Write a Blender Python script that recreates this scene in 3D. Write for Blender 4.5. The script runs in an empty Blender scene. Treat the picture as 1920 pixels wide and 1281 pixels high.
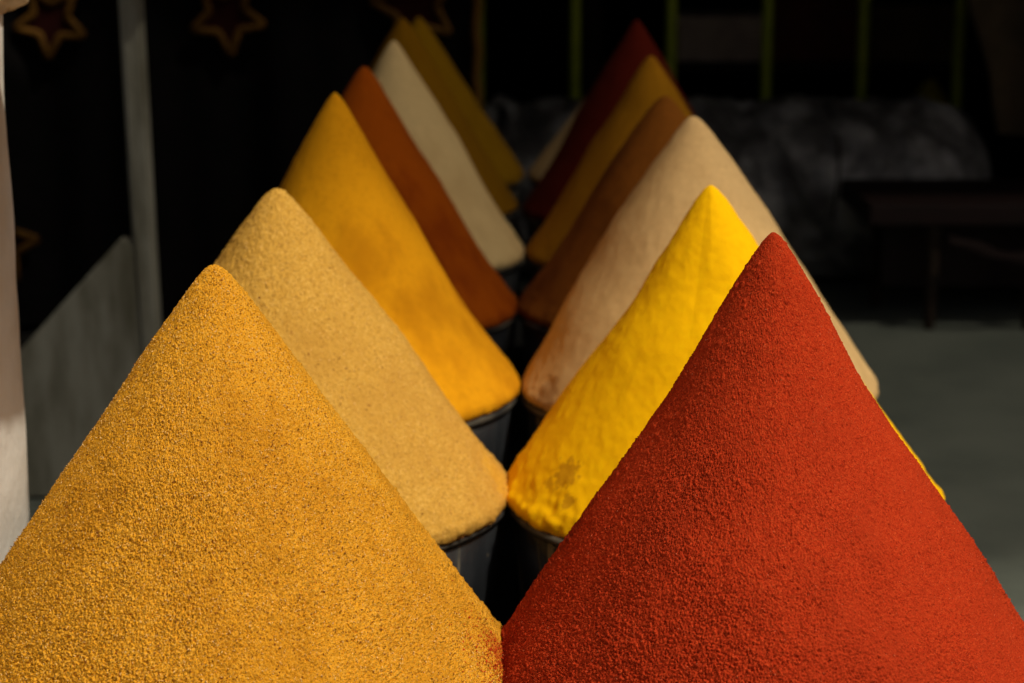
import bpy, bmesh, math, random
import numpy as np
from mathutils import Vector, Matrix
R = math.radians
S = bpy.context.scene
COL = S.collection

# ------------------------------------------------------------------ camera
cam_d = bpy.data.cameras.new('camera')
cam = bpy.data.objects.new('camera', cam_d)
COL.objects.link(cam)
cam.location = (0, 0, 1.0)
cam.rotation_euler = (R(90 - 12.79), 0, 0)
cam_d.sensor_width = 36
cam_d.lens = 69.4
cam_d.clip_start = 0.05
cam_d.clip_end = 200
cam_d.dof.use_dof = True
cam_d.dof.focus_distance = 1.37
cam_d.dof.aperture_fstop = 7.0
cam_d.dof.aperture_blades = 7
S.camera = cam
S.render.engine = 'CYCLES'
S.cycles.use_denoising = True
S.cycles.use_adaptive_sampling = False

# ------------------------------------------------------------------ light
SUN_EL, SUN_AZ = 54.0, 52.0          # azimuth: degrees to the right of straight behind the camera
sx = math.cos(R(SUN_EL)) * math.sin(R(SUN_AZ))
sy = -math.cos(R(SUN_EL)) * math.cos(R(SUN_AZ))
sz = math.sin(R(SUN_EL))
world = bpy.data.worlds.new('World')
S.world = world
world.use_nodes = True
wn = world.node_tree
sky = wn.nodes.new('ShaderNodeTexSky')
sky.sky_type = 'NISHITA'
sky.sun_disc = False
sky.sun_elevation = R(SUN_EL)
sky.sun_rotation = math.atan2(sx, sy)
sky.air_density = 1.0
sky.dust_density = 9.0
sky.ozone_density = 0.3
wn.links.new(sky.outputs[0], wn.nodes['Background'].inputs[0])
wn.nodes['Background'].inputs[1].default_value = 0.05
sl = bpy.data.lights.new('sun', 'SUN')
sl.energy = 3.1
sl.angle = R(1.3)
sl.color = (1.0, 0.92, 0.76)
so = bpy.data.objects.new('sun', sl)
so.rotation_euler = Vector((sx, sy, sz)).to_track_quat('Z', 'Y').to_euler()
COL.objects.link(so)
S.view_settings.view_transform = 'Standard'
S.view_settings.look = 'None'
S.view_settings.exposure = -0.25
S.view_settings.gamma = 1.0

# ------------------------------------------------------------------ helpers
def tag(o, label=None, cat=None, group=None, kind=None):
    if label: o['label'] = label
    if cat: o['category'] = cat
    if group: o['group'] = group
    if kind: o['kind'] = kind
    return o

def empty(name, loc=(0, 0, 0), rz=0.0):
    o = bpy.data.objects.new(name, None)
    o.empty_display_size = 0.05
    o.location = loc
    o.rotation_euler = (0, 0, rz)
    COL.objects.link(o)
    return o

def link(name, me, mats=(), parent=None, loc=None):
    o = bpy.data.objects.new(name, me)
    for m in (mats if isinstance(mats, (list, tuple)) else [mats]):
        if m.name not in [x.name for x in me.materials if x]:
            me.materials.append(m)
    COL.objects.link(o)
    if parent: o.parent = parent
    if loc: o.location = loc
    return o

def from_bm(name, bm, mats, parent=None, loc=None, smooth=False):
    me = bpy.data.meshes.new(name)
    bm.normal_update()
    bm.to_mesh(me)
    bm.free()
    if smooth:
        me.polygons.foreach_set('use_smooth', np.ones(len(me.polygons), dtype=bool))
    return link(name, me, mats, parent, loc)

def grid_mesh(name, P, wrap_u=False, smooth=True):
    """P: (nv, nu, 3) array of points to a quad grid."""
    nv, nu, _ = P.shape
    idx = np.arange(nv * nu).reshape(nv, nu)
    if wrap_u:
        a = idx[:-1, :]; b = np.roll(idx, -1, 1)[:-1, :]
        c = np.roll(idx, -1, 1)[1:, :]; d = idx[1:, :]
    else:
        a = idx[:-1, :-1]; b = idx[:-1, 1:]; c = idx[1:, 1:]; d = idx[1:, :-1]
    Q = np.stack([a, b, c, d], -1).reshape(-1, 4)
    return raw_mesh(name, P.reshape(-1, 3), Q, smooth)

def raw_mesh(name, V, Q, smooth=False):
    me = bpy.data.meshes.new(name)
    n, k = Q.shape
    me.vertices.add(len(V))
    me.vertices.foreach_set('co', np.ascontiguousarray(V, dtype=np.float32).ravel())
    me.loops.add(n * k)
    me.loops.foreach_set('vertex_index', np.ascontiguousarray(Q, dtype=np.int32).ravel())
    me.polygons.add(n)
    me.polygons.foreach_set('loop_start', np.arange(0, n * k, k, dtype=np.int32))
    me.polygons.foreach_set('loop_total', np.full(n, k, dtype=np.int32))
    me.polygons.foreach_set('use_smooth', np.full(n, smooth, dtype=bool))
    me.update(calc_edges=True)
    me.validate()
    return me

def vnoise(P, scale, seed=0):
    """smooth value noise in -1..1"""
    Q = P * scale + 137.31 * (seed + 1)
    I = np.floor(Q).astype(np.int64)
    F = Q - I
    F = F * F * (3 - 2 * F)
    def h(dx, dy, dz):
        n = ((I[..., 0] + dx) * 374761393 + (I[..., 1] + dy) * 668265263 + (I[..., 2] + dz) * 2147483647 + seed * 1274126177) & 0xffffffff
        n = ((n ^ (n >> 13)) * 1274126177) & 0xffffffff
        n = (n ^ (n >> 16)) * 2246822519 & 0xffffffff
        n = n ^ (n >> 15)
        return (n & 0xffffff) / float(0xffffff) * 2 - 1
    x, y, z = F[..., 0], F[..., 1], F[..., 2]
    def lp(a, b, t): return a + (b - a) * t
    return lp(lp(lp(h(0,0,0), h(1,0,0), x), lp(h(0,1,0), h(1,1,0), x), y),
              lp(lp(h(0,0,1), h(1,0,1), x), lp(h(0,1,1), h(1,1,1), x), y), z)

def box(bm, lo, hi, bevel=0.0):
    lo, hi = Vector(lo), Vector(hi)
    m = Matrix.Translation((lo + hi) / 2) @ Matrix.Diagonal((*(hi - lo), 1))
    r = bmesh.ops.create_cube(bm, size=1, matrix=m)
    if bevel:
        es = list({e for v in r['verts'] for e in v.link_edges})
        bmesh.ops.bevel(bm, geom=es, offset=bevel, segments=2, affect='EDGES', profile=0.6)

def prism(bm, pts, d):
    """pts: 3d polygon; d: extrusion vector"""
    a = [bm.verts.new(p) for p in pts]
    b = [bm.verts.new(Vector(p) + Vector(d)) for p in pts]
    n = len(a)
    bm.faces.new(a); bm.faces.new(b[::-1])
    for i in range(n):
        bm.faces.new((a[i], b[i], b[(i + 1) % n], a[(i + 1) % n]))
    bmesh.ops.recalc_face_normals(bm, faces=bm.faces)

def lathe(name, prof, n=64, wob=None):
    ph = np.linspace(0, 2 * np.pi, n, endpoint=False)
    r = np.array([p[0] for p in prof])[:, None]
    z = np.array([p[1] for p in prof])[:, None]
    P = np.stack([r * np.cos(ph), r * np.sin(ph), z + 0 * ph], -1)
    if wob is not None: P = wob(P)
    return grid_mesh(name, P[::-1], wrap_u=True)

def tube(name, pts, rad, n=10, mats=(), parent=None):
    """a round tube along 3d points"""
    pts = [Vector(p) for p in pts]
    rads = rad if isinstance(rad, (list, tuple)) else [rad] * len(pts)
    rows = []
    for i, p in enumerate(pts):
        t = (pts[min(i + 1, len(pts) - 1)] - pts[max(i - 1, 0)]).normalized()
        u = t.orthogonal().normalized() if i == 0 else (u - t * u.dot(t)).normalized()
        w = t.cross(u)
        rows.append([p + (u * math.cos(a) + w * math.sin(a)) * rads[i] for a in [2 * math.pi * k / n for k in range(n)]])
    me = grid_mesh(name, np.array(rows, dtype=float), wrap_u=True)
    return link(name, me, mats, parent)

# ------------------------------------------------------------------ materials
class NT:
    def __init__(s, name):
        s.m = bpy.data.materials.new(name)
        s.m.use_nodes = True
        s.t = s.m.node_tree
        s.b = s.t.nodes['Principled BSDF']
        s.tc = s.t.nodes.new('ShaderNodeTexCoord')
    def n(s, kind, **kw):
        x = s.t.nodes.new('ShaderNode' + kind)
        for k, v in kw.items(): setattr(x, k, v)
        return x
    def l(s, a, b): s.t.links.new(a, b)
    def obj(s): return s.tc.outputs['Object']
    def scaled(s, sc):
        mp = s.n('Mapping')
        mp.inputs['Scale'].default_value = sc
        s.l(s.obj(), mp.inputs['Vector'])
        return mp.outputs[0]
    def noise(s, scale, detail=3.0, rough=0.55, vec=None):
        x = s.n('TexNoise')
        x.inputs['Scale'].default_value = scale
        x.inputs['Detail'].default_value = detail
        x.inputs['Roughness'].default_value = rough
        s.l(vec if vec is not None else s.obj(), x.inputs['Vector'])
        return x.outputs[0]
    def ramp(s, v, a, b, lo=0.0, hi=1.0):
        x = s.n('MapRange')
        x.interpolation_type = 'SMOOTHSTEP'
        x.inputs[1].default_value = a; x.inputs[2].default_value = b
        x.inputs[3].default_value = lo; x.inputs[4].default_value = hi
        s.l(v, x.inputs[0])
        return x.outputs[0]
    def math(s, op, a, b):
        x = s.n('Math', operation=op)
        for i, v in enumerate((a, b)):
            if isinstance(v, (int, float)): x.inputs[i].default_value = v
            else: s.l(v, x.inputs[i])
        return x.outputs[0]
    def mix(s, f, a, b):
        x = s.n('Mix', data_type='RGBA')
        if isinstance(f, (int, float)): x.inputs[0].default_value = f
        else: s.l(f, x.inputs[0])
        for i, v in ((6, a), (7, b)):
            if isinstance(v, (tuple, list)): x.inputs[i].default_value = (*v[:3], 1)
            else: s.l(v, x.inputs[i])
        return x.outputs[2]
    def dist(s, c):
        x = s.n('VectorMath', operation='DISTANCE')
        s.l(s.obj(), x.inputs[0]); x.inputs[1].default_value = c
        return x.outputs['Value']
    def bump(s, h, strength, dist=0.002, prev=None):
        x = s.n('Bump')
        x.inputs['Strength'].default_value = strength
        x.inputs['Distance'].default_value = dist
        s.l(h, x.inputs['Height'])
        if prev is not None: s.l(prev, x.inputs['Normal'])
        return x.outputs[0]
    def done(s, color, rough=0.9, spec=0.2, normal=None, metal=0.0):
        if isinstance(color, (tuple, list)): s.b.inputs['Base Color'].default_value = (*color[:3], 1)
        else: s.l(color, s.b.inputs['Base Color'])
        if isinstance(rough, (int, float)): s.b.inputs['Roughness'].default_value = rough
        else: s.l(rough, s.b.inputs['Roughness'])
        s.b.inputs['Specular IOR Level'].default_value = spec
        s.b.inputs['Metallic'].default_value = metal
        if normal is not None: s.l(normal, s.b.inputs['Normal'])
        return s.m

def k(c, f): return tuple(min(1, x * f) for x in c)

def powder(name, base, dark=None, light=None, grain=900, grain_mix=0.5, patch=0.3, patch_col=None, bump=0.5,
           bdist=0.001, stains=(), speck=None, patch_scale=13, patch_z=0.45):
    t = NT(name)
    dark = dark or k(base, 0.6); light = light or k(base, 1.2)
    vo = t.n('TexVoronoi')                  # one colour per grain
    vo.inputs['Scale'].default_value = grain
    t.l(t.obj(), vo.inputs['Vector'])
    sp_ = t.n('SeparateColor')
    t.l(vo.outputs['Color'], sp_.inputs[0])
    g = sp_.outputs[0]
    big = t.noise(grain * 0.22, 3.0, 0.6)
    g2 = t.math('ADD', t.math('MULTIPLY', g, 0.6), t.math('MULTIPLY', big, 0.4))
    c = t.mix(t.math('MULTIPLY', t.ramp(g2, 0.42, 0.16, 0, 1), grain_mix), base, dark)
    c = t.mix(t.math('MULTIPLY', t.ramp(g2, 0.58, 0.84), grain_mix), c, light)
    if patch_col:
        p = t.noise(patch_scale, 4, 0.6, t.scaled((1, 1, patch_z)))
        c = t.mix(t.math('MULTIPLY', t.ramp(p, 0.45, 0.68), patch), c, patch_col)
    if speck:                         # (colour, scale, threshold)
        sp = t.noise(speck[1], 1.0, 0.5)
        c = t.mix(t.ramp(sp, speck[2], speck[2] + 0.06), c, speck[0])
    for (pos, rad, col, ns, amt) in stains:
        d = t.dist(pos)
        nz = t.noise(ns, 3.0, 0.65)
        f = t.math('ADD', t.math('DIVIDE', d, rad), t.math('MULTIPLY', t.math('SUBTRACT', nz, 0.5), 2.2))
        c = t.mix(t.ramp(f, 0.95, 0.55, 0, amt), c, col)
    h = t.noise(grain * 0.8, 3.0, 0.7)
    nb = t.bump(h, bump, bdist)
    return t.done(c, 0.95, 0.08, nb)

def plain(name, col, col2=None, scale=12, rough=0.8, spec=0.3, bump=0.0, bscale=60, metal=0.0, stretch=None, bdist=0.003):
    t = NT(name)
    col2 = col2 or k(col, 0.7)
    v = t.scaled(stretch) if stretch else None
    c = t.mix(t.ramp(t.noise(scale, 5, 0.6, v), 0.35, 0.7), col, col2)
    nb = t.bump(t.noise(bscale, 4, 0.6, v), bump, bdist) if bump else None
    return t.done(c, rough, spec, nb, metal)

# ------------------------------------------------------------------ setting
ZR = 0.45                                       # height of the bucket rims
M_carpet = plain('carpet_grey_green', (0.165, 0.182, 0.150), (0.122, 0.138, 0.115), 3.0, 0.95, 0.1, 0.4, 300)
M_ground = plain('street_stone', (0.16, 0.145, 0.125), (0.12, 0.11, 0.1), 2.0, 0.9, 0.2, 0.3, 30)
M_black = plain('dark_wall', (0.008, 0.007, 0.006), (0.005, 0.005, 0.005), 4, 0.95, 0.05)

bm = bmesh.new(); box(bm, (-30, -30, -0.3), (30, 30, -0.004))
tag(from_bm('ground', bm, M_ground), kind='structure')
nx = 60
P = np.zeros((nx, nx, 3))
P[..., 0] = np.linspace(-1.9, 3.4, nx)[None, :]
P[..., 1] = np.linspace(0.55, 7.0, nx)[:, None]
P[..., 2] = 0.004 * (vnoise(P, 1.7, 3) * 0.5 + 0.5)
tag(link('floor', grid_mesh('floor', P), M_carpet), kind='structure')

shop = empty('shop_room', (0.7, 7.0, 0))
tag(shop, 'unlit dark walls and ceiling closing the back of the shop', 'shop')
def shop_wall(lo, hi, name='wall'):
    bm = bmesh.new(); box(bm, lo, hi)
    o = from_bm(name, bm, M_black, shop)
    o.matrix_parent_inverse = Matrix.Translation((-0.7, -7.0, 0))
    return o
shop_wall((-2.0, 7.0, 0.002), (3.5, 7.15, 2.6))
shop_wall((-2.15, 2.4, 0.002), (-2.0, 7.15, 2.6))
shop_wall((3.5, 2.4, 0.002), (3.65, 7.15, 2.6))
shop_wall((-2.15, 3.6, 2.602), (3.65, 7.15, 2.72), 'ceiling')

# reed shade over the stall front (unseen), spacing shaped to grade the cones' shade
M_reed = plain('reed', (0.30, 0.21, 0.10), (0.2, 0.14, 0.07), 30, 0.8, 0.2)
aw = empty('reed_awning', (0.7, 2.4, 2.3))
tag(aw, 'reed mat awning laid over poles above the stall', 'awning')
rng = random.Random(4)
y = 1.245
rows = []
while y < 3.95:
    z = 2.3 + rng.uniform(-0.001, 0.001)
    rows.append((y, z, rng.uniform(0.00228, 0.00236)))
    fr = min(1, max(0, (y - 1.245) / 0.22))
    y += 0.0175 * (1 - fr) + 0.0062 * fr + rng.uniform(-0.0002, 0.0002)
V = []; Q = []
for (yy, zz, rr) in rows:
    b0 = len(V)
    for xx in (-2.1, 0.0, 2.0, 4.2):
        dy = rng.uniform(-0.0006, 0.0006)
        for a in range(6):
            V.append((xx - 0.7, yy + dy + 0.3 * (xx - 0.7) - 2.4 + rr * math.cos(a * math.pi / 3), zz - 2.3 + rr * math.sin(a * math.pi / 3)))
    for s_ in range(3):
        for a in range(6):
            a2 = (a + 1) % 6
            Q.append((b0 + s_ * 6 + a, b0 + s_ * 6 + a2, b0 + s_ * 6 + 6 + a2, b0 + s_ * 6 + 6 + a))
ro = link('reed', raw_mesh('reed', np.array(V), np.array(Q)), M_reed, aw)
ro['kind'] = 'stuff'
for xx in (-2.0, 4.1):
    tube('pole', [(xx - 0.7, -1.1 + 0.3 * (xx - 0.7), 0.03), (xx - 0.7, 1.6 + 0.3 * (xx - 0.7), 0.03)], 0.02, 8, M_reed, aw)

M_shade_mat = plain('shade_mat_black', (0.010, 0.010, 0.010), (0.018, 0.017, 0.015), 8, 0.9, 0.15, 0.3, 120)  # added dark sheet: shade between and behind the buckets as floor colour
bm = bmesh.new(); prism(bm, [(x, y_, 0.0048) for x, y_ in ((-0.42, 1.1), (0.30, 1.1), (0.30, 4.93), (-1.9, 4.93), (-1.9, 3.3), (-0.42, 3.3))], (0, 0, 0.0044))
tag(from_bm('shade_mat', bm, M_shade_mat), 'thin black mat added as painted shade under both rows of buckets', 'mat')

# ------------------------------------------------------------------ spice mounds
def mound_mesh(name, rad, H, seed, nphi, nt, tipr=0.012, off=(0, 0), ridges=(), grain=0.0012, gscale=900,
               lump=0.003, med=0.0004, flare=0.0, back=70, scrape=0.0, crumb=1.0, streak=0.0005, neck=0.0, span=90, edge=0.007, facet_fade=0.8, bulge=0.0, frame_grain2=0.5):
    # azimuths: fine towards the camera (-90 deg), coarse behind
    a = np.concatenate([np.linspace(R(-90 - span), R(-90 + span), nphi, endpoint=False),
                        np.linspace(R(-90 + span), R(270 - span), back, endpoint=False)])
    # profile (r, z) from tip to base, with arc length spacing
    rr = np.linspace(0, 1, 400)
    al0 = math.atan2(rad, H)
    r0 = rad - edge * (1 - math.cos(al0))
    lip = edge * math.sin(al0) + 0.001
    kk = (H - lip) / (math.hypot(r0, tipr) - tipr)
    z = (H + kk * tipr) - kk * np.sqrt((rr * r0) ** 2 + tipr ** 2)
    z -= neck * np.exp(-((rr - 0.36) / 0.22) ** 2)
    z += bulge * np.sin(np.pi * rr) - flare * np.sin(np.pi * np.clip((rr - 0.5) * 2, 0, 1))
    r_ = rr * r0
    zl = z[-1]
    al = math.atan2(r0, H - lip)            # elevation of the slope's normal
    ang = np.linspace(al, 0, 14)[1:]
    ec = [(rad - edge + edge * math.cos(q), zl - edge * math.sin(al) + edge * math.sin(q)) for q in ang]
    zb = ec[-1][1]
    ec += [(rad, zb - 0.003), (rad - 0.0012, zb - 0.007), (rad - 0.005, zb - 0.0095), (rad * 0.95, zb - 0.010), (rad * 0.94, zb - 0.02)]
    ec = np.array(ec)
    pr = np.concatenate([r_, ec[:, 0]]); pz = np.concatenate([z, ec[:, 1]])
    s = np.concatenate([[0], np.cumsum(np.hypot(np.diff(pr), np.diff(pz)))])
    t = np.linspace(0, s[-1], nt)
    pr = np.interp(t, s, pr); pz = np.interp(t, s, pz)
    u = pr / rad
    tr = np.gradient(pr); tz = np.gradient(pz)
    L = np.hypot(tr, tz) + 1e-9
    nr, nz = -tz / L, tr / L
    A, _ = np.meshgrid(a, t)
    fac = np.ones_like(A)
    for (deg, amp, w, fade) in ridges:
        d = np.abs((A - R(deg) + np.pi) % (2 * np.pi) - np.pi)
        fac += amp * np.clip(pr / 0.02, 0, 1)[:, None] * np.clip(1 - d / R(w), 0, 1) * np.clip(1 - u[:, None] / fade, 0, 1)
    rf = pr[:, None] * fac
    sh = np.clip((pz / H), 0, 1)[:, None]
    P = np.stack([rf * np.cos(A) + off[0] * sh, rf * np.sin(A) + off[1] * sh, pz[:, None] + 0 * A], -1)
    N = np.stack([nr[:, None] * np.cos(A), nr[:, None] * np.sin(A), nz[:, None] + 0 * A], -1)
    lipw = np.clip(1 - (pz / 0.05), 0, 1)[:, None]
    body = np.clip(pr / 0.05, 0.05, 1)[:, None]
    d = lump * vnoise(P, 7, seed) * body + lump * 0.5 * vnoise(P, 19, seed + 1) * body
    d += med * vnoise(P, 60, seed + 2) + med * 0.6 * vnoise(P, 140, seed + 3)
    d += streak * (vnoise(P * np.array([1, 1, 0.16]), 55, seed + 30) + 0.6 * vnoise(P * np.array([1, 1, 0.2]), 130, seed + 31)) * body
    if scrape:
        Ps = P * np.array([1, 1, 0.12])
        wz = np.clip(1.15 - pz / 0.11, 0, 1)[:, None]
        d += scrape * (0.25 + wz) * (vnoise(Ps, 42, seed + 20) + 0.6 * vnoise(Ps, 95, seed + 21)) + scrape * 0.8 * wz * vnoise(P, 34, seed + 22)
    # crumbly lip
    d += lipw * (crumb * (0.0011 * vnoise(P, 45, seed + 9) + 0.0014 * vnoise(P, 120, seed + 10)))
    if grain > 0:
        zone = 0.8 + 0.30 * vnoise(P, 12, seed + 12) + 0.22 * vnoise(P, 50, seed + 13)       # rougher and smoother patches
        g = vnoise(P, gscale * (0.8 if gscale > 1000 else 0.45), seed + 4) * (0.28 if gscale > 1000 else 0.5) + vnoise(P, gscale, seed + 5) * (0.5 if gscale > 1000 else 0.7)
        rgn = np.random.default_rng(seed).normal(size=A.shape)
        d += 0.0022 * np.clip(vnoise(P, 300, seed + 14) - 0.5, 0, 1) * (gscale > 600) + 0.0016 * np.clip(vnoise(P, 170, seed + 15) - 0.55, 0, 1) * (gscale > 600)     # small clumps
        d += grain * np.clip(zone, 0.25, 1.4) * (g + 0.85 * rgn * (gscale > 1000) * np.clip(pr / 0.16, 0, 1)[:, None])
    P = P + N * d[..., None]
    return grid_mesh(name, P, wrap_u=True), P, N

M_bits_pale = plain('pale_flake', (0.86, 0.55, 0.19), (0.78, 0.44, 0.11), 200, 0.5, 0.4)
M_bits_dark = plain('dark_flake', (0.30, 0.10, 0.010), (0.20, 0.065, 0.008), 200, 0.8, 0.2)
M_bits_red = plain('red_flake', (0.75, 0.22, 0.10), (0.6, 0.1, 0.04), 200, 0.6, 0.3)

M_bits_red2 = plain('red_dust', (0.56, 0.06, 0.01), (0.45, 0.04, 0.008), 200, 0.9, 0.1)

def flakes(parent, P, N, n, size, mat, seed, rows=(0.02, 0.97), asp=0.4, lift=0.0004, cols=0.85, near=None, name='flake'):
    rg = np.random.default_rng(seed)
    nv, nu, _ = P.shape
    # spread by area: row probability grows with radius
    rads = np.hypot(P[:, 0, 0], P[:, 0, 1])
    w = rads[int(rows[0] * nv):int(rows[1] * nv)]
    i = rg.choice(len(w), n, p=w / w.sum()) + int(rows[0] * nv)
    j = rg.integers(0, int(nu * cols), n)
    if near is not None:
        keep = rg.random(n) < np.exp(-(np.linalg.norm(P[i, j] - np.array(near[0]), axis=1) / near[1]) ** 2)
        i, j = i[keep], j[keep]; n = len(i)
    p = P[i, j]; nn = N[i, j]
    tv = rg.normal(size=(n, 3))
    nn = nn + 0.45 * rg.normal(size=(n, 3)); nn /= np.linalg.norm(nn, axis=1)[:, None]
    tv -= nn * (tv * nn).sum(1)[:, None]; tv /= np.linalg.norm(tv, axis=1)[:, None]
    bv = np.cross(nn, tv)
    L = (size * rg.uniform(0.5, 1.3, n))[:, None]; W = L * rg.uniform(asp * 0.6, asp * 1.5, (n, 1))
    c = p + nn * lift
    V = np.stack([c - tv * L, c + bv * W - nn * L * .1, c + tv * L, c - bv * W - nn * L * .1, c + nn * L * .35], 1).reshape(-1, 3)
    b = np.arange(n)[:, None] * 5
    Q = np.concatenate([b + np.array([[q, (q + 1) % 4, 4]]) for q in range(4)])
    o = link(name, raw_mesh(name, V, Q), mat, parent)
    o['kind'] = 'stuff'
    return o

GRP = 'spice cones heaped in black buckets'
GOLD = (0.86, 0.395, 0.021); TAN = (0.63, 0.35, 0.056); YEL = (0.96, 0.525, 0.001); RED = (0.52, 0.042, 0.009)
mats = {
 'gold': powder('powder_gold_coarse', GOLD, (0.26, 0.085, 0.005), (0.86, 0.50, 0.09), 1450, 0.95, 0.45, (0.58, 0.235, 0.011), 0.8, 0.0011, patch_scale=17, patch_z=0.3,
                stains=[((0.198, -0.02, 0.008), 0.026, (0.58, 0.10, 0.012), 420, 0.65)]),
 'tan': powder('powder_tan_coarse', TAN, (0.34, 0.165, 0.026), (0.80, 0.50, 0.13), 800, 0.7, 0.6, (0.53, 0.28, 0.046), 0.6, 0.0012,
               speck=((0.36, 0.17, 0.035), 330, 0.69),
               stains=[((0.205, -0.02, 0.012), 0.04, (0.80, 0.42, 0.02), 140, 0.4)]),
 'amber': powder('powder_amber', (0.77, 0.338, 0.006), (0.50, 0.20, 0.004), (0.80, 0.37, 0.009), 300, 0.3, 0.7, (0.50, 0.19, 0.003), 0.25),
 'orange': powder('powder_burnt_orange', (0.32, 0.064, 0.001), (0.25, 0.055, 0.002), None, 260, 0.3, 0.8, (0.20, 0.030, 0.001), 0.25),
 'cream': powder('powder_cream', (0.64, 0.46, 0.21), (0.5, 0.36, 0.16), None, 260, 0.25, 0.6, (0.50, 0.33, 0.14), 0.2),
 'olive': powder('powder_olive', (0.19, 0.085, 0.001), (0.14, 0.065, 0.001), None, 240, 0.3, 0.5, (0.15, 0.062, 0.001), 0.2),
 'olive_pale': powder('powder_olive_light', (0.21, 0.105, 0.0015), (0.16, 0.08, 0.001), None, 240, 0.3, 0.5, (0.17, 0.08, 0.001), 0.2),
 'red': powder('powder_paprika', RED, (0.22, 0.010, 0.003), (0.66, 0.085, 0.020), 1200, 0.75, 0.5, (0.43, 0.038, 0.009), 0.8, 0.0011, patch_scale=17, patch_z=0.35),
 'yellow': powder('powder_bright_yellow', YEL, (0.84, 0.43, 0.001), None, 220, 0.25, 0.5, (0.87, 0.44, 0.001), 0.18, 0.002,
                  stains=[((-0.150, -0.090, 0.040), 0.019, (0.40, 0.16, 0.006), 190, 0.65),
                          ((-0.147, -0.112, 0.020), 0.010, (0.36, 0.14, 0.006), 190, 0.6),
                          ((-0.163, -0.080, 0.028), 0.009, (0.45, 0.19, 0.004), 110, 0.6),
                          ((-0.132, -0.145, 0.004), 0.011, (0.40, 0.16, 0.004), 90, 0.6)]),
 'beige': powder('powder_ginger_beige', (0.62, 0.405, 0.175), (0.5, 0.305, 0.12), None, 240, 0.3, 0.75, (0.53, 0.335, 0.135), 0.2,
                 stains=[((-0.17, -0.09, 0.012), 0.026, (0.25, 0.11, 0.04), 90, 0.5),
                         ((-0.12, -0.155, 0.010), 0.026, (0.25, 0.11, 0.04), 90, 0.5)]),
 'brown': powder('powder_brown', (0.25, 0.080, 0.009), (0.16, 0.05, 0.006), None, 200, 0.35, 0.8, (0.15, 0.045, 0.006), 0.25),
 'ochre': powder('powder_ochre', (0.34, 0.145, 0.005), (0.27, 0.11, 0.004), None, 200, 0.3, 0.5, (0.28, 0.11, 0.004), 0.2),
 'maroon': powder('powder_maroon', (0.085, 0.007, 0.002), (0.06, 0.006, 0.002), None, 200, 0.3, 0.5, (0.08, 0.008, 0.003), 0.2),
 'pale': powder('powder_pale_buff', (0.46, 0.33, 0.16), (0.36, 0.25, 0.12), None, 200, 0.3, 0.4, (0.4, 0.27, 0.12), 0.2),
}
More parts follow.
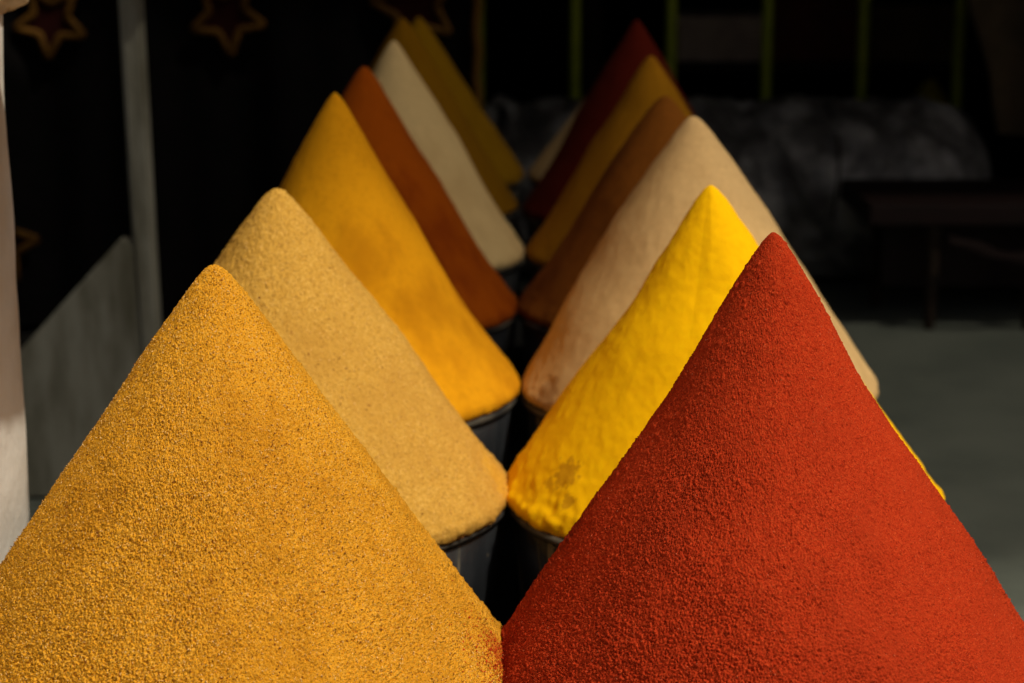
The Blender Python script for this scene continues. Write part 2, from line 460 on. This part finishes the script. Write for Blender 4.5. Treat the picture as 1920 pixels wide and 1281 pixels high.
# name, material, centre x, y, radius, height, tip radius, tip offset x, label, mesh options
SPEC = [
 ('gold',  -0.209, 1.362, 0.208, 0.296, 0.0085, 0.0, 'coarse golden spice cone with pale flakes, next to the red one',
   dict(nphi=780, nt=560, grain=0.0011, gscale=1500, lump=0.003, med=0.0001, ridges=[(-86, 0.04, 60, 1.2)], flare=0.001)),
 ('tan',   -0.212, 1.800, 0.211, 0.286, 0.012, -0.004, 'grainy tan spice cone with brown specks, behind the coarse golden one',
   dict(nphi=420, nt=300, grain=0.0012, gscale=700, lump=0.003, med=0.0006, flare=0.003)),
 ('amber', -0.197, 2.202, 0.205, 0.334, 0.007, 0.0, 'smooth amber yellow spice cone standing behind the grainy tan one',
   dict(nphi=160, nt=140, grain=0.0003, gscale=250, lump=0.004, bulge=-0.013)),
 ('orange',-0.197, 2.649, 0.203, 0.325, 0.009, 0.0, 'burnt orange spice cone between the amber and the cream white ones',
   dict(nphi=120, nt=110, grain=0.0003, gscale=200, lump=0.004, flare=0.007)),
 ('cream', -0.182, 3.062, 0.202, 0.330, 0.006, 0.0, 'cream white spice cone behind the burnt orange one',
   dict(nphi=110, nt=100, grain=0.0, lump=0.004, flare=0.007)),
 ('olive', -0.194, 3.542, 0.206, 0.334, 0.007, 0.0, 'olive yellow spice cone directly behind the cream white one',
   dict(nphi=110, nt=100, grain=0.0, lump=0.004, flare=0.007)),
 ('olive_pale', -0.184, 3.944, 0.208, 0.312, 0.006, 0.0, 'rearmost olive yellow spice cone, peeking out behind another olive one',
   dict(nphi=110, nt=100, grain=0.0, lump=0.004)),
 ('red',    0.187, 1.362, 0.202, 0.320, 0.0055, -0.004, 'brick red powdery spice cone in the front, tallest in the picture',
   dict(nphi=780, nt=560, grain=0.0010, gscale=1500, lump=0.003, med=0.0001, ridges=[(-95, 0.15, 65, 1.15)], neck=0.013, flare=0.0)),
 ('yellow', 0.1982, 1.795, 0.2050, 0.290, 0.0075, -0.016, 'bright yellow spice cone with a brown smudge near its base',
   dict(nphi=300, nt=260, grain=0.0004, gscale=200, lump=0.0035, med=0.0004, ridges=[(-98, 0.14, 40, 0.30), (-112, -0.15, 62, 1.7)], neck=0.009, scrape=0.0005, crumb=1.7, flare=0.003)),
 ('beige',  0.212, 2.200, 0.204, 0.308, 0.007, -0.010, 'beige spice cone with stained rim, behind the bright yellow one',
   dict(nphi=160, nt=140, grain=0.0003, gscale=250, lump=0.004, bulge=0.010)),
 ('brown',  0.205, 2.649, 0.198, 0.286, 0.012, 0.0, 'dim brown spice cone between the beige and the ochre ones',
   dict(nphi=120, nt=110, grain=0.0003, gscale=200, lump=0.004, flare=0.007)),
 ('ochre',  0.214, 3.062, 0.192, 0.306, 0.008, 0.0, 'dull ochre spice cone behind the dim brown one',
   dict(nphi=110, nt=100, grain=0.0, lump=0.004, flare=0.007)),
 ('maroon', 0.219, 3.500, 0.200, 0.334, 0.005, 0.0, 'dark maroon spice cone standing behind the ochre one',
   dict(nphi=110, nt=100, grain=0.0, lump=0.004, flare=0.007)),
 ('pale',   0.238, 3.935, 0.204, 0.276, 0.006, 0.0, 'pale buff spice cone almost hidden behind the dark maroon one',
   dict(nphi=110, nt=100, grain=0.0, lump=0.004)),
]

# bucket meshes shared by all the buckets
def bucket_mat():
    t = NT('black_rubber')
    c = t.mix(t.ramp(t.noise(14, 5, 0.65), 0.4, 0.75), (0.011, 0.0125, 0.015), (0.022, 0.024, 0.027))
    vs = t.scaled((60, 60, 5))
    sc = t.noise(1.0, 4, 0.6, vs)
    c = t.mix(t.ramp(sc, 0.57, 0.68, 0, 0.75), c, (0.22, 0.18, 0.10))
    ch = t.noise(42, 3, 0.6)
    c = t.mix(t.ramp(ch, 0.70, 0.76, 0, 0.7), c, (0.30, 0.23, 0.14))
    nb = t.bump(t.noise(220, 4, 0.6), 0.3, 0.002)
    return t.done(c, t.ramp(sc, 0.4, 0.7, 0.42, 0.75), 0.4, nb)
M_bucket = bucket_mat()
M_rim = plain('bucket_rim_black', (0.020, 0.020, 0.020), (0.11, 0.095, 0.07), 22, 0.8, 0.15, 0.3, 150)
def wob(P):
    d = 1 + 0.010 * vnoise(P, 9, 5)[..., None] * np.array([1, 1, 0])
    return P * d
body_me = lathe('body', [(0.150, -0.440), (0.158, -0.440), (0.162, -0.43), (0.172, -0.30), (0.1765, -0.24),
                         (0.188, -0.10), (0.1895, -0.08), (0.194, -0.012), (0.188, -0.012), (0.183, -0.08), (0.150, -0.436)], 72, wob)
rim_me = lathe('rim', [(0.1895, -0.0095), (0.1935, -0.0150), (0.1975, -0.0155), (0.1995, -0.0130), (0.1990, -0.0098), (0.1960, -0.0085), (0.1895, -0.0088)], 96, wob)
base_me = lathe('base', [(0.0, -0.434), (0.149, -0.434), (0.149, -0.4405), (0.0, -0.4405)], 48)
for me, m in ((body_me, M_bucket), (rim_me, M_rim), (base_me, M_bucket)):
    me.materials.append(m)

rng = random.Random(11)
for i, (mk, cx, cy, rad, H, tr_, ox, label, kw) in enumerate(SPEC):
    me, P, N = mound_mesh('spice_cone', rad, H, 10 + i * 17, tipr=tr_, off=(ox, 0), **kw)
    o = link('spice_cone', me, mats[mk], None, (cx, cy, ZR))
    tag(o, label, 'spice cone', GRP)
    if mk == 'gold':
        flakes(o, P, N, 9000, 0.00085, M_bits_pale, 1)
        flakes(o, P, N, 6000, 0.0008, M_bits_dark, 2, asp=0.6, lift=0.0001)
    if mk == 'gold':
        flakes(o, P, N, 160000, 0.0008, M_bits_red2, 6, asp=0.7, cols=1.0, near=((0.200, -0.035, 0.003), 0.030), name='red_dust')
    if mk == 'red':
        flakes(o, P, N, 1400, 0.0005, M_bits_red, 3)
    if mk == 'tan':
        flakes(o, P, N, 900, 0.0011, M_bits_pale, 4)
        flakes(o, P, N, 260, 0.0011, M_bits_dark, 5, asp=0.6)
    # the bucket that holds it
    b = empty('bucket', (cx, cy, ZR), rng.uniform(0, 6.28))
    nm = label.split(' spice cone')[0]
    tag(b, 'scuffed black bucket heaped with the %s spice cone' % {'tan': 'grainy tan', 'gold': 'coarse golden', 'olive_pale': 'rearmost olive yellow',
        'red': 'brick red', 'pale': 'pale buff', 'cream': 'cream white', 'amber': 'amber yellow', 'olive': 'nearer olive yellow',
        'yellow': 'bright yellow', 'orange': 'burnt orange', 'maroon': 'dark maroon'}.get(mk, mk), 'bucket', 'black buckets under the spice cones')
    sc = rad / 0.2 * 0.998
    b.scale = (sc, sc, 1)
    for nme, mm in (('body', body_me), ('rim', rim_me), ('base', base_me)):
        link(nme, mm, (), b)

# ------------------------------------------------------------------ white plastered side wall (left edge)
M_plaster = plain('white_plaster', (0.76, 0.735, 0.68), (0.64, 0.60, 0.53), 9, 0.9, 0.15, 0.5, 40, bdist=0.004)
M_crust = plain('crumbling_plaster', (0.86, 0.76, 0.58), (0.5, 0.36, 0.2), 34, 0.95, 0.1, 0.6, 90)
pw = empty('plastered_wall', (-0.56, 1.2, 0))
tag(pw, 'white plastered wall end with a crumbling top, beside the golden cone', 'wall')
ny, nz_ = 90, 130
yy = np.linspace(0.35, 1.76, ny); zz = np.linspace(0.0, 1.25, nz_)
Y, Z = np.meshgrid(yy, zz)
def wall_side(x0):
    P = np.stack([np.full_like(Y, x0), Y, Z], -1)
    P[..., 0] += 0.004 * vnoise(P, 6, 31) + 0.0015 * vnoise(P, 25, 32)
    return P
Pf = wall_side(-0.4505)
# one closed skin: side face, rounded end, back face
arc = []
for a in np.linspace(0, math.pi / 2, 8)[1:]:
    arc.append((-0.4605 + 0.010 * math.cos(a), 1.76 + 0.010 * math.sin(a)))
E_ = np.array([[(x + 0.0015 * math.sin(31 * z + 4 * x), y_ + 0.0015 * math.sin(23 * z), z) for (x, y_) in arc + [(-0.66, 1.77), (-0.68, 1.75), (-0.68, 0.35), (-0.4505, 0.35)]] for z in zz])
link('plaster_face', grid_mesh('plaster_face', np.concatenate([Pf, E_], 1)), M_plaster, pw).matrix_parent_inverse = Matrix.Translation((0.56, -1.2, 0))
# crumbling lump of broken plaster at the top of the frame
nu, nv = 90, 90
vv, uu = np.meshgrid(np.linspace(0, np.pi, nv), np.linspace(0, 2 * np.pi, nu, endpoint=False), indexing='ij')
LP = np.stack([-0.459 + 0.034 * np.sin(vv) * np.cos(uu), 1.765 + 0.055 * np.sin(vv) * np.sin(uu), 0.938 + 0.042 * np.cos(vv)], -1)
dirn = LP - np.array([-0.459, 1.765, 0.938]); dirn /= np.linalg.norm(dirn, axis=-1)[..., None] + 1e-9
LP = LP + dirn * (0.010 * vnoise(LP, 45, 41) + 0.006 * vnoise(LP, 110, 42))[..., None]
link('crumbling_lump', grid_mesh('crumbling_lump', LP[::-1], wrap_u=True), M_crust, pw).matrix_parent_inverse = Matrix.Translation((0.56, -1.2, 0))
# unseen board added just above the frame to cast shade on the wall
ys_ = np.linspace(1.42, 1.69, 120)
xe = -0.215 + 0.004 * np.sin(ys_ * 21) + 0.003 * np.sin(ys_ * 57 + 1) + 0.004 * vnoise(np.stack([ys_ * 0, ys_, ys_ * 0], -1), 40, 45)
ring = [(-0.439, 0.950), (None, 0.950), (None, 0.968), (-0.439, 0.968)]
SP = np.array([[(xe[q] if x is None else x, ys_[q], z) for q in range(len(ys_))] for (x, z) in ring])
SP = SP.transpose(1, 0, 2)
capA = np.repeat(SP[:1].mean(1, keepdims=True), 4, 1); capB = np.repeat(SP[-1:].mean(1, keepdims=True), 4, 1)
link('shade_board', grid_mesh('shade_board', np.concatenate([capA, SP, capB], 0), wrap_u=True, smooth=False), M_reed, pw).matrix_parent_inverse = Matrix.Translation((0.56, -1.2, 0))

# ------------------------------------------------------------------ grey side panel with a post
M_panel = plain('grey_paint', (0.34, 0.33, 0.265), (0.15, 0.14, 0.095), 9, 0.7, 0.3, 0.2, 20, stretch=(2.4, 2.4, 0.45))
pn = empty('side_panel', (-0.63, 3.2, 0))
tag(pn, 'grey painted side panel with slanted top and thin upright post', 'panel')
bm = bmesh.new()
prism(bm, [(-0.96, 3.19, 0.005), (-0.607, 3.19, 0.005), (-0.607, 3.19, 0.43), (-0.638, 3.19, 0.452), (-0.96, 3.19, 0.106)], (0, 0.03, 0))
bmesh.ops.bevel(bm, geom=bm.edges[:], offset=0.004, segments=2, affect='EDGES')
from_bm('board', bm, M_panel, pn).matrix_parent_inverse = Matrix.Translation((0.63, -3.2, 0))
bm = bmesh.new()
prism(bm, [(-0.607, 3.185, 0.005), (-0.577, 3.185, 0.005), (-0.586, 3.185, 0.45), (-0.603, 3.185, 1.6), (-0.640, 3.185, 1.6), (-0.622, 3.185, 0.45)], (0, 0.035, 0))
bmesh.ops.bevel(bm, geom=bm.edges[:], offset=0.006, segments=3, affect='EDGES')
from_bm('post', bm, M_panel, pn).matrix_parent_inverse = Matrix.Translation((0.63, -3.2, 0))
# ledge board seen at the very top
for (x0, x1) in ((-0.655, -0.614), (-0.603, -0.553)):
    bm = bmesh.new(); box(bm, (x0, 3.14, 0.8665), (x1, 3.182, 0.93), 0.003)
    from_bm('bracket', bm, plain('bracket_white', (0.6, 0.58, 0.54), None, 20, 0.6, 0.3), pn).matrix_parent_inverse = Matrix.Translation((0.63, -3.2, 0))

# ------------------------------------------------------------------ black cloth with stars
M_cloth = plain('black_cloth', (0.006, 0.005, 0.005), (0.004, 0.004, 0.004), 20, 0.95, 0.05, 0.3, 400)
M_trim = plain('orange_braid', (0.115, 0.050, 0.003), (0.08, 0.034, 0.003), 60, 0.8, 0.2, 0.5, 300)
M_star = plain('maroon_patch', (0.026, 0.003, 0.002), (0.02, 0.003, 0.002), 40, 0.9, 0.1)
CY = 4.4
cl = empty('hanging_cloth', (-0.6, CY, 1.9))
tag(cl, 'black hanging cloth with orange braid edge behind the left row', 'cloth')
gx, gz = 90, 50
X, Z = np.meshgrid(np.linspace(-1.9, -0.085, gx), np.linspace(0.03, 1.9, gz))
def fold(x): return CY + 0.05 + 0.018 * np.sin(x * 17) + 0.01 * np.sin(x * 41 + 1)
PF = np.stack([X, fold(X) - 0.002, Z], -1)
PB = np.stack([X, fold(X) + 0.003, Z], -1)[:, ::-1]
co = link('fabric', grid_mesh('fabric', np.concatenate([PF, PB], 1), wrap_u=True), M_cloth, cl)
co.matrix_parent_inverse = Matrix.Translation((0.6, -CY, -1.9))
tr_o = tube('braid', [(-0.079 + 0.003 * math.sin(z * 60), fold(-0.079), z) for z in np.linspace(0.03, 1.9, 60)], 0.011, 8, M_trim, cl)
tr_o.matrix_parent_inverse = Matrix.Translation((0.6, -CY, -1.9))
def star(cx, cz, rad, rot, label_off=0):
    pts = []
    for q in range(10):
        r_ = rad if q % 2 == 0 else rad * 0.47
        a = R(rot) + q * math.pi / 5
        pts.append((cx + r_ * math.cos(a), cz + r_ * math.sin(a)))
    y0 = min(float(fold(np.array(p[0]))) for p in pts) - 0.012
    bm = bmesh.new()
    prism(bm, [(x, y0, z) for x, z in pts], (0, 0.006, 0))
    s_ = from_bm('star', bm, M_star, cl); s_.matrix_parent_inverse = Matrix.Translation((0.6, -CY, -1.9))
    loop = []
    for q in range(10):
        p, n_ = Vector(pts[q]), Vector(pts[(q + 1) % 10])
        for f in (0.04, 0.35, 0.65, 0.96): loop.append(p.lerp(n_, f))
    loop.append(loop[0])
    b_ = tube('border', [(v.x, y0 - 0.002, v.y) for v in loop], 0.0095, 6, M_trim, s_)
star(-0.632, 0.735, 0.086, -86)
star(-1.026, 0.724, 0.082, -96)
star(-0.215, 0.760, 0.100, -40)
star(-1.168, 0.225, 0.095, 6)

# ------------------------------------------------------------------ green railing, shelf, boxes
M_green = plain('green_paint', (0.46, 0.54, 0.03), (0.36, 0.43, 0.025), 20, 0.5, 0.4)
rl = empty('green_railing', (0.75, 5.8, 0))
tag(rl, 'green metal railing with thin upright bars behind the wrapped bundle', 'railing')
for bx in (0.184, 0.463, 0.743, 1.023, 1.302, 1.582, -0.096):
    o = tube('bar', [(bx - 0.75, 0, 0.04), (bx - 0.75, 0, 1.98)], 0.017, 12, M_green, rl)
for z in (0.05, 1.98):
    bm = bmesh.new(); box(bm, (-1.0, -0.02, z - 0.02), (1.0, 0.02, z + 0.02), 0.004)
    from_bm('rail', bm, M_green, rl)
M_wood = plain('dark_wood', (0.020, 0.012, 0.008), (0.012, 0.008, 0.005), 14, 0.7, 0.2, 0.3, 60, stretch=(1, 1, 8))
shf = empty('shelf', (0.9, 6.35, 0))
tag(shf, 'dark wooden shelf behind the green railing', 'shelf')
for z in (0.46, 0.95, 1.45):
    bm = bmesh.new(); box(bm, (-0.62, -0.2, z), (0.75, 0.2, z + 0.03), 0.004); from_bm('board', bm, M_wood, shf)
for x in (-0.65, 0.78):
    bm = bmesh.new(); box(bm, (x - 0.028, -0.2, 0.004), (x + 0.028, 0.2, 1.9), 0.004); from_bm('upright', bm, M_wood, shf)
M_card = plain('dusty_carton', (0.52, 0.41, 0.33), (0.38, 0.30, 0.24), 12, 0.9, 0.1)
M_card2 = plain('maroon_carton', (0.12, 0.035, 0.018), (0.08, 0.03, 0.016), 12, 0.9, 0.1)
M_card3 = plain('brown_carton', (0.12, 0.085, 0.045), (0.08, 0.055, 0.03), 8, 0.9, 0.1)
def carton(x0, x1, h, m, label, y0=-0.18):
    o = empty('carton', (0.9 + (x0 + x1) / 2, 6.35, 0.4905)); w = (x1 - x0) / 2
    tag(o, label, 'carton', 'cartons on the shelf behind the railing')
    bm = bmesh.new(); box(bm, (-w, y0, 0), (w, 0.15, h), 0.004); from_bm('box', bm, m, o)
    bm = bmesh.new()
    box(bm, (-w - 0.004, y0 - 0.004, h - 0.035), (w + 0.004, 0.154, h + 0.003), 0.003); from_bm('lid', bm, m, o)
carton(-0.385, -0.11, 0.135, M_card, 'greyish beige carton between two bars of the green railing')
carton(-0.09, 0.19, 0.19, M_card2, 'dim maroon carton in the middle of the dark shelf')
carton(0.215, 0.50, 0.17, M_card3, 'dim brown carton at the right end of the dark shelf')

# ------------------------------------------------------------------ wrapped bundle on the floor
def bundle():
    t = NT('black_plastic_wrap')
    c = t.mix(t.ramp(t.noise(7, 5, 0.6), 0.42, 0.68), (0.09, 0.085, 0.082), (0.42, 0.41, 0.39))
    nb = t.bump(t.noise(9, 4, 0.65), 0.8, 0.03)
    m = t.done(c, 0.42, 0.5, nb)
    root = empty('wrapped_bundle', (0.6, 5.2, 0))
    tag(root, 'dark plastic wrapped roll lying on the floor before the green railing', 'bundle')
    nu_, nv_ = 260, 160
    xs = np.linspace(-0.70, 0.645, nu_); ph = np.linspace(0, 2 * np.pi, nv_, endpoint=False)
    prof = 0.232 * np.clip(1 - (np.abs(xs + 0.02) / 0.685) ** 9, 0.0, 1) ** 0.5
    XX = xs[:, None] + 0 * ph
    rr = prof[:, None] * (1 + 0 * ph)
    Pn = np.stack([XX, rr * np.cos(ph), 0.235 + rr * np.sin(ph)], -1)
    d = 1 + 0.05 * vnoise(Pn * np.array([1.2, 1, 1]), 6, 61) + 0.03 * vnoise(Pn + 0.3 * Pn[..., :1], 17, 62)
    cr = np.stack([Pn[..., 0] + 0.6 * Pn[..., 2], Pn[..., 1], Pn[..., 2] * 0.5 - 0.3 * Pn[..., 0]], -1)
    d = d + 0.10 * (0.5 - np.abs(vnoise(cr, 9, 63))) + 0.05 * (0.5 - np.abs(vnoise(cr, 21, 64)))
    Pn[..., 1] *= d; Pn[..., 2] = np.maximum(0.012, 0.235 + (Pn[..., 2] - 0.235) * d)
    link('roll', grid_mesh('roll', Pn, wrap_u=True), m, root)
    # gathered tail of the wrap at the left end
    tube('gathered_end', [(-0.66, -0.05, 0.40), (-0.655, -0.06, 0.455), (-0.63, -0.07, 0.478), (-0.605, -0.07, 0.46), (-0.60, -0.06, 0.42)],
         [0.03, 0.022, 0.018, 0.02, 0.03], 10, m, root)
    for x in (-0.28, 0.22):
        pts = [(x + 0.01 * math.sin(3 * a), 0.238 * math.cos(a), 0.238 + 0.238 * math.sin(a)) for a in np.linspace(-0.9, math.pi + 0.9, 40)]
        tube('cord', pts, 0.004, 6, M_wood, root)
bundle()
# yellow cloth bag on the floor behind the roll, its top showing
M_yb = plain('yellow_cloth', (0.34, 0.27, 0.012), (0.24, 0.19, 0.01), 10, 0.85, 0.2)
bm = bmesh.new()
bmesh.ops.create_icosphere(bm, subdivisions=4, radius=1)
for v in bm.verts:
    c = v.co
    w = 1 - 0.25 * max(0, c.z)
    v.co = Vector((c.x * 0.085 * w + 0.02 * max(0, c.z), c.y * 0.09 * w, 0.245 + c.z * 0.245 + 0.02 * c.x))
Vn = np.array([v.co[:] for v in bm.verts])
dn = 0.012 * vnoise(Vn, 14, 71)
for v, d_ in zip(bm.verts, dn): v.co += v.normal * float(d_)
o = from_bm('cloth_bag', bm, M_yb, None, (1.17, 5.62, 0.002), True)
tag(o, 'dull yellow cloth bag poking up behind the wrapped bundle', 'bag')

# ------------------------------------------------------------------ low bench with drooping cloth
M_bench = plain('maroon_wood', (0.014, 0.003, 0.0025), (0.009, 0.003, 0.002), 16, 0.65, 0.3, 0.3, 50, stretch=(1, 8, 8))
M_leg = plain('brown_leg', (0.030, 0.017, 0.009), (0.02, 0.012, 0.006), 16, 0.7, 0.3)
be = empty('low_bench', (1.35, 4.6, 0))
tag(be, 'low dark red wooden bench on thin legs in front of the bundle', 'bench')
bm = bmesh.new(); box(bm, (-0.53, -0.12, 0.255), (0.60, 0.30, 0.305), 0.006); from_bm('seat', bm, M_bench, be)
bm = bmesh.new(); box(bm, (-0.47, 0.02, 0.085), (0.55, 0.045, 0.2545), 0.003); from_bm('apron', bm, M_bench, be)
for (lx, ly) in ((-0.45, 0.19), (-0.372, -0.075), (-0.142, -0.075), (0.53, -0.075), (0.53, 0.19)):
    tube('leg', [(lx, ly, 0.004), (lx, ly, 0.03), (lx, ly, 0.20), (lx, ly, 0.2545)], [0.013, 0.015, 0.018, 0.02], 10, M_leg, be)
M_drape = plain('dusty_maroon_cloth', (0.022, 0.014, 0.013), (0.015, 0.010, 0.009), 12, 0.9, 0.1)
xs = np.linspace(1.0, 1.95, 60)
rows_ = []
for f in np.linspace(0, 1, 14):
    zt = 0.246 - 0.05 * np.sin(np.pi * np.clip((xs - 0.98) / 0.42, 0, 1)) ** 1.2
    z_ = zt - 0.035 * f + 0.004 * np.sin(xs * 60 + f * 4)
    y_ = 4.455 - 0.012 * np.sin(f * math.pi) + 0.006 * np.sin(xs * 37)
    rows_.append(np.stack([xs, y_, z_], -1))
F_ = np.array(rows_); B_ = F_[::-1] + np.array([0, 0.012, 0])
o = link('draped_cloth', grid_mesh('draped_cloth', np.concatenate([F_, B_, F_[:1]], 0)), M_drape)
tag(o, 'dusty maroon cloth drooping along the front of the low bench', 'cloth')

# brown sack hanging at the right edge
M_sack = plain('brown_sacking', (0.11, 0.078, 0.045), (0.075, 0.055, 0.032), 10, 0.95, 0.1, 0.4, 200)
gu, gv = 60, 50
zs = np.linspace(0.40, 1.7, gv); us = np.linspace(0, 1, gu)
xl = np.interp(zs, [0.40, 0.46, 0.55, 0.72, 1.0, 1.7], [1.245, 1.228, 1.215, 1.155, 1.10, 1.08])
XX = xl[:, None] + (2.1 - xl[:, None]) * us
YY = 5.02 + 0.03 * np.sin(XX * 22 + 0.6 * zs[:, None]) + 0.01 * np.sin(XX * 51)
F_ = np.stack([XX, YY, zs[:, None] + 0 * XX], -1)
B_ = F_[:, ::-1] + np.array([0, 0.02, 0])
o = link('sacking_curtain', grid_mesh('sacking_curtain', np.concatenate([F_, B_], 1), wrap_u=True), M_sack)
tag(o, 'dim brown sacking hanging at the right above the low bench', 'curtain')
